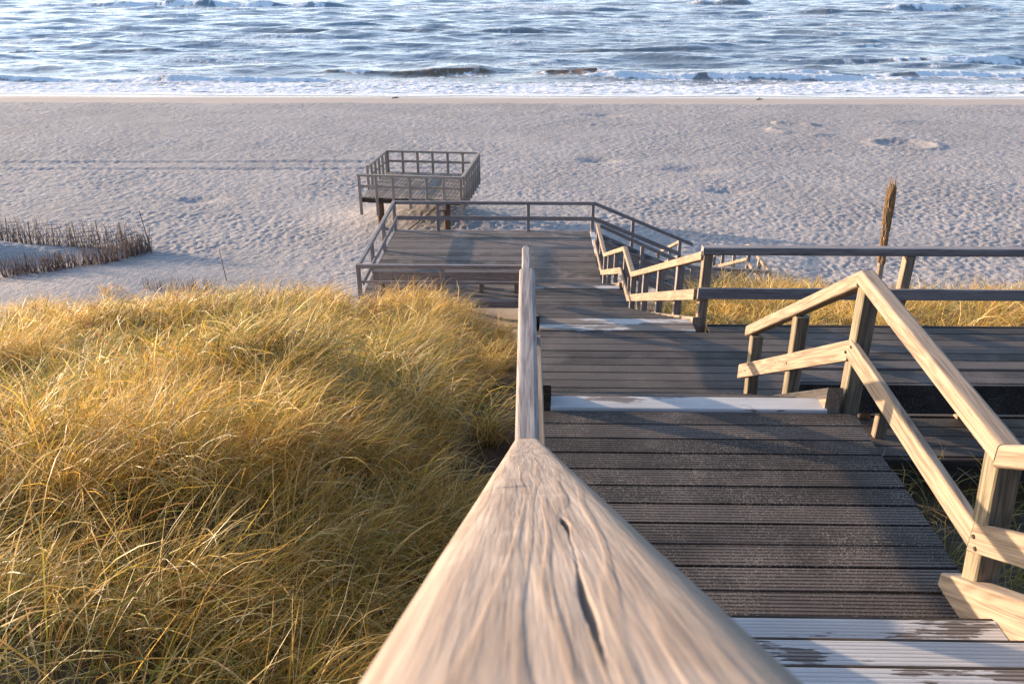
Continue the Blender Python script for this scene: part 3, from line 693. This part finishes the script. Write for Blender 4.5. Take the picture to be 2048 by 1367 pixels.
pE = [(6.25, 19.3, -7.03), (6.27, 21.4, -7.03), (6.1, 24.6, -8.45)]
for i in range(2):
    b1('top_rail', M_RAIL, r5_, pE[i], pE[i + 1], 0.088, 0.088, r=0.012, gap=0.001)
    q0 = (pE[i][0] - 0.06, pE[i][1], pE[i][2] - 0.41); q1 = (pE[i + 1][0] - 0.06, pE[i + 1][1], pE[i + 1][2] - 0.41)
    b1('mid_rail', M_RAIL, r5_, q0, q1, 0.035, 0.115, r=0.006, gap=0.001)
for x, y, z in ((6.27, 20.3, -7.12), (6.27, 21.35, -7.12), (6.21, 22.6, -7.66), (6.16, 23.7, -8.14), (6.1, 24.5, -8.5)):
    p1('post', M_GREY, r5_, (x, y, -9.3), z)
r6_ = root('railing', (4.35, 23, ZE), 'small sunlit railing left of the last flight down to the sand', 'railing')
b1('top_rail', M_RAIL, r6_, (4.38, 21.75, -7.05), (4.3, 24.9, -8.5), 0.088, 0.088, r=0.012)
b1('mid_rail', M_RAIL, r6_, (4.44, 21.75, -7.46), (4.36, 24.9, -8.9), 0.035, 0.115, r=0.006)
for y in (22.8, 24.75): p1('post', M_GREY, r6_, (4.33, y, -9.4), -7.05 - (y - 21.75) * 0.46 - 0.09)

# ---- far platform F on the beach
pf = root('viewing_platform', (-3.9, 29.5, -7.47), 'square railed platform on brown piles standing alone on the beach sand', 'platform')
ang = R(-5.2); ca, sa = math.cos(ang), math.sin(ang); F0 = np.array((-5.87, 27.75)); WF, DF = 3.63, 3.95
def fp(a, b, z): p = F0 + np.array((a * ca - b * sa, a * sa + b * ca)); return (p[0], p[1], z)
ZF = -7.47
def fdeck(mb):
    n = 25; pt = WF / n
    for i in range(n): beam(mb, fp((i + .5) * pt, 0.02, ZF), fp((i + .5) * pt, DF - 0.02, ZF), pt - 0.012, 0.03, r=0.004)
P('decking', M_FAR, pf, fdeck)
P('fascia', M_DARK, pf, lambda mb: (beam(mb, fp(0, 0.0, ZF - 0.032), fp(WF, 0.0, ZF - 0.032), 0.05, 0.14), beam(mb, fp(0, DF, ZF - 0.032), fp(WF, DF, ZF - 0.032), 0.05, 0.14), beam(mb, fp(WF, 0.03, ZF - 0.034), fp(WF, DF - 0.03, ZF - 0.034), 0.05, 0.14), beam(mb, fp(0, 0.03, ZF - 0.034), fp(0, DF - .03, ZF - 0.034), 0.05, 0.14)))
for q in range(3): b1('crossbeam', M_PILE, pf, fp(0.1, 0.5 + q * 1.5, ZF - 0.18), fp(WF - 0.1, 0.5 + q * 1.5, ZF - 0.18), 0.1, 0.14)
rz = -6.63
for (a0, b0, a1, b1_) in ((-0.05, -0.05, WF + 0.05, -0.05), (-0.05, DF + 0.05, WF + 0.05, DF + 0.05), (WF + 0.05, 0, WF + 0.05, DF), (-0.05, 1.25, -0.05, DF)):
    b1('top_rail', M_FRAIL, pf, fp(a0, b0, rz), fp(a1, b1_, rz), 0.10, 0.075, r=0.006)
    b1('mid_rail', M_FRAIL, pf, fp(a0, b0 + 0.0, rz - 0.38), fp(a1, b1_, rz - 0.38), 0.035, 0.09, r=0.004)
for i in range(7):
    dz = 0.35 if i not in (0, 1, 6) else 0.62
    p1('post', M_FRAIL, pf, fp(i * WF / 6, -0.05, ZF - dz), rz - 0.07, 0.1, 0.09)
    if i < 6: p1('post', M_FRAIL, pf, fp(i * WF / 6, DF + 0.05, ZF - 0.3), rz - 0.07, 0.1, 0.09)
for j in range(8): p1('post', M_FRAIL, pf, fp(WF + 0.05, 0.3 + j * (DF - 0.3) / 7, ZF - 0.42), rz - 0.07, 0.09, 0.1)
for j in range(6): p1('post', M_FRAIL, pf, fp(-0.05, 1.25 + j * (DF - 1.3) / 5, ZF - 0.3), rz - 0.07, 0.09, 0.1)
for a, bb in ((0.55, 0.5), (3.0, 0.5), (0.85, 3.3), (2.85, 3.3)):
    p = fp(a, bb, -9.3); p1('pile', M_PILE, pf, p, ZF - 0.18, 0.24, 0.2, r=0.05)
q0, q1 = fp(1.35, 0.35, -8.85), fp(2.75, 0.6, -7.75)
b1('brace', M_RAIL, pf, q0, q1, 0.06, 0.07)

# ------------------------------------------------------------------ bolts on nearer rails: small, dark
# ------------------------------------------------------------------ tall marker pole with brush wrapped round its top
def stick(mb, p0, p1_, r0, r1, n=6):
    p0 = np.array(p0, float); p1_ = np.array(p1_, float); d = p1_ - p0; d /= np.linalg.norm(d)
    a = np.cross(d, (0.3, 0.9, 0.1)); a /= np.linalg.norm(a); b = np.cross(d, a)
    R0 = [tuple(p0 + r0 * (math.cos(2 * math.pi * k / n) * a + math.sin(2 * math.pi * k / n) * b)) for k in range(n)]
    R1 = [tuple(p1_ + r1 * (math.cos(2 * math.pi * k / n) * a + math.sin(2 * math.pi * k / n) * b)) for k in range(n)]
    o = random.uniform(0, 50); L = float(np.linalg.norm(p1_ - p0))
    mb.loft([R0, R1], [[(o, k * .02, 0) for k in range(n)], [(o + L, k * .02, 0) for k in range(n)]], random.random())
pb = np.array((9.92, 21.0, -9.0)); pt_ = np.array((9.70, 21.0, -5.25))
tp = root('marker_pole', (9.92, 21.0, -8.6), 'tall leaning pole with brown brushwood wrapped round its upper half', 'pole')
P('pole_shaft', M_RAIL, tp, lambda mb: stick(mb, pb, pt_, 0.095, 0.08, 10))
def wrap(mb):
    for k in range(260):
        t = random.uniform(0.40, 0.93); a = random.uniform(0, 6.28); rr = 0.085 + 0.035 * random.random() + 0.015 * math.sin(t * 9)
        c = pb + (pt_ - pb) * t; L = random.uniform(0.3, 0.6)
        a2 = a + random.uniform(-0.5, 0.5); c2 = pb + (pt_ - pb) * min(1.06, t + L / 3.75)
        if t + L / 3.75 > 1.0: rr *= 0.7
        stick(mb, c + np.array((rr * math.cos(a), rr * math.sin(a), 0)), c2 + np.array((rr * math.cos(a2), rr * math.sin(a2), 0)) * 0.95, 0.010, 0.005, 4)
M_BRUSH = plain_wood('brushwood', (0.14, 0.08, 0.042), (0.36, 0.235, 0.12))
M_TWIG = plain_wood('grey_brushwood', (0.10, 0.065, 0.055), (0.23, 0.165, 0.14))
P('brush_wrapping', M_BRUSH, tp, wrap)

# ------------------------------------------------------------------ brushwood fences
def brush_fence(label, path_, hgt, dens, thick, stake_every, lean=0.12, spread=0.12):
    f = root('brushwood_fence', (*path_[0], float(G(*path_[0]))), label, 'fence', 'brushwood fences on the sand')
    tw = MB()
    for (x0, y0), (x1, y1) in zip(path_, path_[1:]):
        L = math.hypot(x1 - x0, y1 - y0)
        for k in range(int(L * dens)):
            t = random.random(); x = x0 + (x1 - x0) * t + random.gauss(0, spread * .4); y = y0 + (y1 - y0) * t + random.gauss(0, spread)
            z = float(G(x, y)) - 0.1; h = hgt * random.uniform(0.45, 1.1)
            px, py, pz = x, y, z
            ax, ay = random.gauss(0.02, lean), random.gauss(0, lean)
            segs = 3
            for s_ in range(segs):
                nx, ny, nz = px + ax * h / segs, py + ay * h / segs, pz + (h + 0.1) / segs
                stick(tw, (px, py, pz), (nx, ny, nz), thick * (1 - s_ / segs * .6), thick * (1 - (s_ + 1) / segs * .6), 3)
                px, py, pz = nx, ny, nz; ax += random.gauss(0, lean * .8); ay += random.gauss(0, lean * .8)
        n = int(L / stake_every)
        for k in (range(n + 1) if stake_every < 5 else ()):
            t = k / max(1, n); x = x0 + (x1 - x0) * t; y = y0 + (y1 - y0) * t; z = float(G(x, y))
            P('stake', M_BRUSH, f, lambda mb: stick(mb, (x, y, z - 0.3), (x + random.gauss(0, .13), y + random.gauss(0, .1), z + hgt * random.uniform(0.8, 1.15)), 0.02, 0.013, 5))
    # wires / woven withies
    for q in ((0.35, 0.6, 0.85) if dens == 75 else ()):
        for (x0, y0), (x1, y1) in zip(path_, path_[1:]):
            for k in range(12):
                ta, tb = k / 12, (k + 1) / 12
                xa2, ya2, xb2, yb2 = x0 + (x1 - x0) * ta, y0 + (y1 - y0) * ta, x0 + (x1 - x0) * tb, y0 + (y1 - y0) * tb
                stick(tw, (xa2, ya2, float(G(xa2, ya2)) + hgt * q), (xb2, yb2, float(G(xb2, yb2)) + hgt * q + random.gauss(0, .03)), 0.006, 0.006, 3)
    tw.build('brush', M_TWIG, f)
    return f
brush_fence('thin see-through brushwood fence along the back of the drifted sand', [(-22, 26.2), (-12.9, 25.7)], 0.92, 75, 0.009, 0.8, 0.16)
brush_fence('dense reddish brushwood fence slanting across the drifted sand', [(-12.75, 25.6), (-13.5, 24.0), (-14.6, 23.0), (-15.9, 22.5)], 0.60, 115, 0.011, 0.6, 0.16, 0.16)
brush_fence('low row of buried brushwood stubs at the top edge of the dune grass', [(-11.0, 21.3), (-8.9, 21.4)], 0.36, 45, 0.010, 9.0, 0.1)
# tall single withy at the corner and by the stubs
s0 = MB(); stick(s0, (-12.6, 25.4, -9.0), (-12.75, 25.4, -7.35), 0.02, 0.012, 5); tag(s0.build('stake', M_TWIG), 'single tall thin stake at the corner of the two brushwood fences', 'stake')
s0 = MB(); stick(s0, (-8.95, 22.3, -9.0), (-9.05, 22.3, -7.55), 0.016, 0.008, 5); tag(s0.build('stake', M_TWIG), 'lone thin stick standing just above the dune grass edge', 'stake')

# driftwood / tideline specks
for i, (x, y, s_) in enumerate(((-10.6, 66.5, 0.28), (18.6, 66.0, 0.24))):
    mb = MB(); z = float(G(x, y)) + 0.03; stick(mb, (x - s_, y, z), (x + s_, y + 0.1, z + 0.03), 0.05, 0.03, 6); stick(mb, (x - s_ * .3, y, z), (x + s_ * .3, y + 0.25, z + 0.12), 0.03, 0.015, 5)
    tag(mb.build('driftwood', M_DARK), ('dark bit of driftwood at the tide line, left of the stairway', 'dark bit of driftwood at the tide line, far right of the stairway')[i], 'driftwood', 'driftwood at the tide line')

# ------------------------------------------------------------------ marram grass
m = N('marram_grass'); ca_ = m.attr('tint', 'Color'); tt = m.attr('t', 'Fac')
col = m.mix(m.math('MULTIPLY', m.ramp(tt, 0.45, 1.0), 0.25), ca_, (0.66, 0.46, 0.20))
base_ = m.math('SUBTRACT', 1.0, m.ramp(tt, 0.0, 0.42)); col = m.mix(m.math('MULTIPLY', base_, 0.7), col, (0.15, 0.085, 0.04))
d1 = m.n('BsdfPrincipled'); m.put(d1.inputs['Base Color'], col); d1.inputs['Roughness'].default_value = 0.42; d1.inputs['Specular IOR Level'].default_value = 0.35
d2 = m.n('BsdfTranslucent'); m.put(d2.inputs['Color'], col)
mx = m.n('MixShader', i_0=0.48); m.t.links.new(d1.outputs[0], mx.inputs[1]); m.t.links.new(d2.outputs[0], mx.inputs[2]); m.t.links.new(mx.outputs[0], m.o.inputs[0])
M_GRASS = m.m

def grass(name, x0, x1, y0, y1, ntuft, bl, hmul, width, seed, keep=None, segs=5, green=0.28):
    g = np.random.default_rng(seed)
    tx = g.uniform(x0, x1, ntuft); ty = g.uniform(y0, y1, ntuft)
    k = np.ones(ntuft, bool)
    if keep is not None: k = keep(tx, ty)
    tx, ty = tx[k], ty[k]; nt_ = len(tx)
    dens = 0.12 + 1.5 * sm(0.12, 0.75, vnoise(tx * 1.9, ty * 1.9, seed + 31)) * (0.5 + 1.0 * vnoise(tx * 0.8, ty * 0.8, seed + 1))
    nb = (bl * dens * g.uniform(0.5, 1.4, nt_)).astype(int) + 2
    nb = np.where(vnoise(tx * 1.1 + 7, ty * 1.7, seed + 55) < 0.16, nb // 2, nb)
    idx = np.repeat(np.arange(nt_), nb); n = len(idx)
    th_ = g.uniform(0, 2 * np.pi, n); rr = np.abs(g.normal(0, 0.10, n))
    x = tx[idx] + rr * np.cos(th_); y = ty[idx] + rr * np.sin(th_); z = G(x, y) - 0.03
    hb_ = (0.55 + 0.25 * vnoise(tx * 2.3, ty * 2.3, seed + 41) + 0.6 * vnoise(tx * 0.55 + 5, ty * 0.55, seed + 2))[idx]
    L = hmul * hb_ * g.uniform(0.4, 1.25, n)
    # wind: tips stream to the right and a little towards the land; every tuft has its own bias
    wd = -0.25 + 1.2 * (vnoise(tx * 0.35, ty * 0.35, seed + 3) - 0.5) + 1.3 * (vnoise(tx * 1.6, ty * 1.6, seed + 4) - 0.5)
    az = wd[idx] + g.normal(0, 1.0, n)
    low = g.random(n) < 0.3; az = np.where(low, th_, az)
    t0 = np.abs(g.normal(0.12, 0.16, n)); t1 = g.uniform(1.0, 2.5, n)
    tw_ = g.normal(0, 0.35, n)
    S = segs + 1; t = np.linspace(0, 1, S)
    px = np.zeros((n, S)); pz = np.zeros((n, S)); pa = np.zeros((n, S))
    for s_ in range(1, S):
        tm = (t[s_] + t[s_ - 1]) / 2; th = t0 + (t1 - t0) * tm ** 1.25; dl = L * (t[s_] - t[s_ - 1])
        px[:, s_] = px[:, s_ - 1] + np.sin(th) * dl; pz[:, s_] = pz[:, s_ - 1] + np.cos(th) * dl
        pa[:, s_] = tw_ * t[s_] ** 2
    cx = x[:, None] + px * np.cos(az[:, None] + pa); cy = y[:, None] + px * np.sin(az[:, None] + pa); cz = z[:, None] + pz
    # keep blades from poking up through the timber
    wv = width * g.uniform(0.6, 1.3, n)
    sang = az + np.pi / 2 + g.normal(0, 0.5, n)
    tilt = g.normal(0, 0.5, n)
    wt = np.array([0.8] + [1.0] * (S - 3) + [0.75, 0.12]) if S > 3 else np.linspace(1, .1, S)
    ox = np.cos(sang)[:, None] * wt * wv[:, None] / 2; oy = np.sin(sang)[:, None] * wt * wv[:, None] / 2; oz = tilt[:, None] * wt * wv[:, None] / 2
    co = np.stack([np.stack([cx - ox, cy - oy, cz - oz], -1), np.stack([cx + ox, cy + oy, cz + oz], -1)], 2)   # n,S,2,3
    co = co.reshape(-1, 3).astype(np.float32)
    b = (np.arange(n) * S * 2)[:, None] + (np.arange(segs) * 2)[None]
    q = np.stack([b, b + 1, b + 3, b + 2], -1).reshape(-1, 4).astype(np.int32)
    me = bpy.data.meshes.new(name); me.vertices.add(len(co)); me.vertices.foreach_set('co', co.ravel())
    me.loops.add(q.size); me.loops.foreach_set('vertex_index', q.ravel()); me.polygons.add(len(q))
    me.polygons.foreach_set('loop_start', np.arange(0, q.size, 4, dtype=np.int32)); me.polygons.foreach_set('loop_total', np.full(len(q), 4, np.int32))
    me.update(calc_edges=True)
    pal = np.array([(0.74, 0.45, 0.085), (0.88, 0.66, 0.30), (0.30, 0.28, 0.045), (0.56, 0.40, 0.06), (0.34, 0.155, 0.055), (0.14, 0.17, 0.045)])
    gp = (0.6 * vnoise(tx * 0.6 + 2, ty * 0.6, seed + 6) + 0.4 * g.random(nt_))[idx]
    pr_ = g.random(n) + (gp - 0.5) * 0.9
    ci = np.select([pr_ < 0.30, pr_ < 0.52, pr_ < 0.52 + green * 0.5, pr_ < 0.52 + green, pr_ < 0.93], [0, 1, 2, 3, 4], 5)
    c3 = pal[ci] * g.uniform(0.75, 1.2, n)[:, None]
    tip = np.repeat(t[None, :], n, 0)
    cc = np.concatenate([c3, np.ones((n, 1))], 1).astype(np.float32)
    cc = np.repeat(cc, S * 2, 0)
    at = me.attributes.new('tint', 'FLOAT_COLOR', 'POINT'); at.data.foreach_set('color', cc.ravel())
    at = me.attributes.new('t', 'FLOAT', 'POINT'); at.data.foreach_set('value', np.repeat(tip.reshape(-1), 2).astype(np.float32))
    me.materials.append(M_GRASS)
    o = bpy.data.objects.new(name, me); C.objects.link(o); o['kind'] = 'stuff'
    print(name, 'blades', n)
    return o
def clear_of_stairs(x, y): return ~((x > -0.28) & (x < 2.25)) & ~((x > 1.9) & (y > 4.9) & (y < 8.0))
def k_left(x, y):
    crest = 15.2 + 1.6 * fbm(x * 0.4, y * 0, 3, 200) - 0.6 * sm(-1, -4, x) 
    hole = (vnoise(x * 0.9, y * 0.9, 33) > 0.20)
    return (x < -0.30) & (y < crest) & hole & ((x < -1.0) | (vnoise(x * 2, y * 2, 44) > 0.35))
grass('marram_grass', -6.0, -0.2, 0.7, 5.5, 1050, 90, 0.58, 0.0038, 1, k_left, segs=7)
grass('marram_grass', -6.0, -0.2, 0.7, 6.0, 2600, 26, 0.34, 0.0036, 11, k_left, segs=5, green=0.34)
grass('marram_grass', -11.5, -0.2, 5.5, 10.0, 1000, 46, 0.72, 0.0056, 2, k_left, segs=6)
grass('marram_grass', -17.0, -0.2, 10.0, 17.5, 2300, 30, 0.64, 0.0078, 3, k_left, segs=5, green=0.16)
def k_right(x, y): return clear_of_stairs(x, y) & (x > 2.0) & (vnoise(x * 0.8, y * 0.8, 51) > 0.22) & (y < 16.8 - 1.8 * sm(5.5, 8, x) + 1.5 * fbm(x * .5, y * 0, 2, 66)) & ~((x > 6.4) & (y > 12.8) & (y < 14.3))
grass('marram_grass', 2.1, 6.5, 2.2, 5.0, 150, 20, 0.45, 0.0045, 5, k_right, segs=6, green=0.45)
grass('marram_grass', 2.0, 14.5, 8.2, 16.8, 2300, 26, 0.66, 0.0072, 6, k_right, segs=5, green=0.22)
def k_thin(x, y): return (vnoise(x * 1.1, y * 1.1, 71) > 0.6) & ~((x > -4) & (x < 6.5))
grass('marram_grass', -20, -5.0, 16.5, 21.3, 420, 16, 0.5, 0.008, 8, k_thin, segs=4, green=0.12)
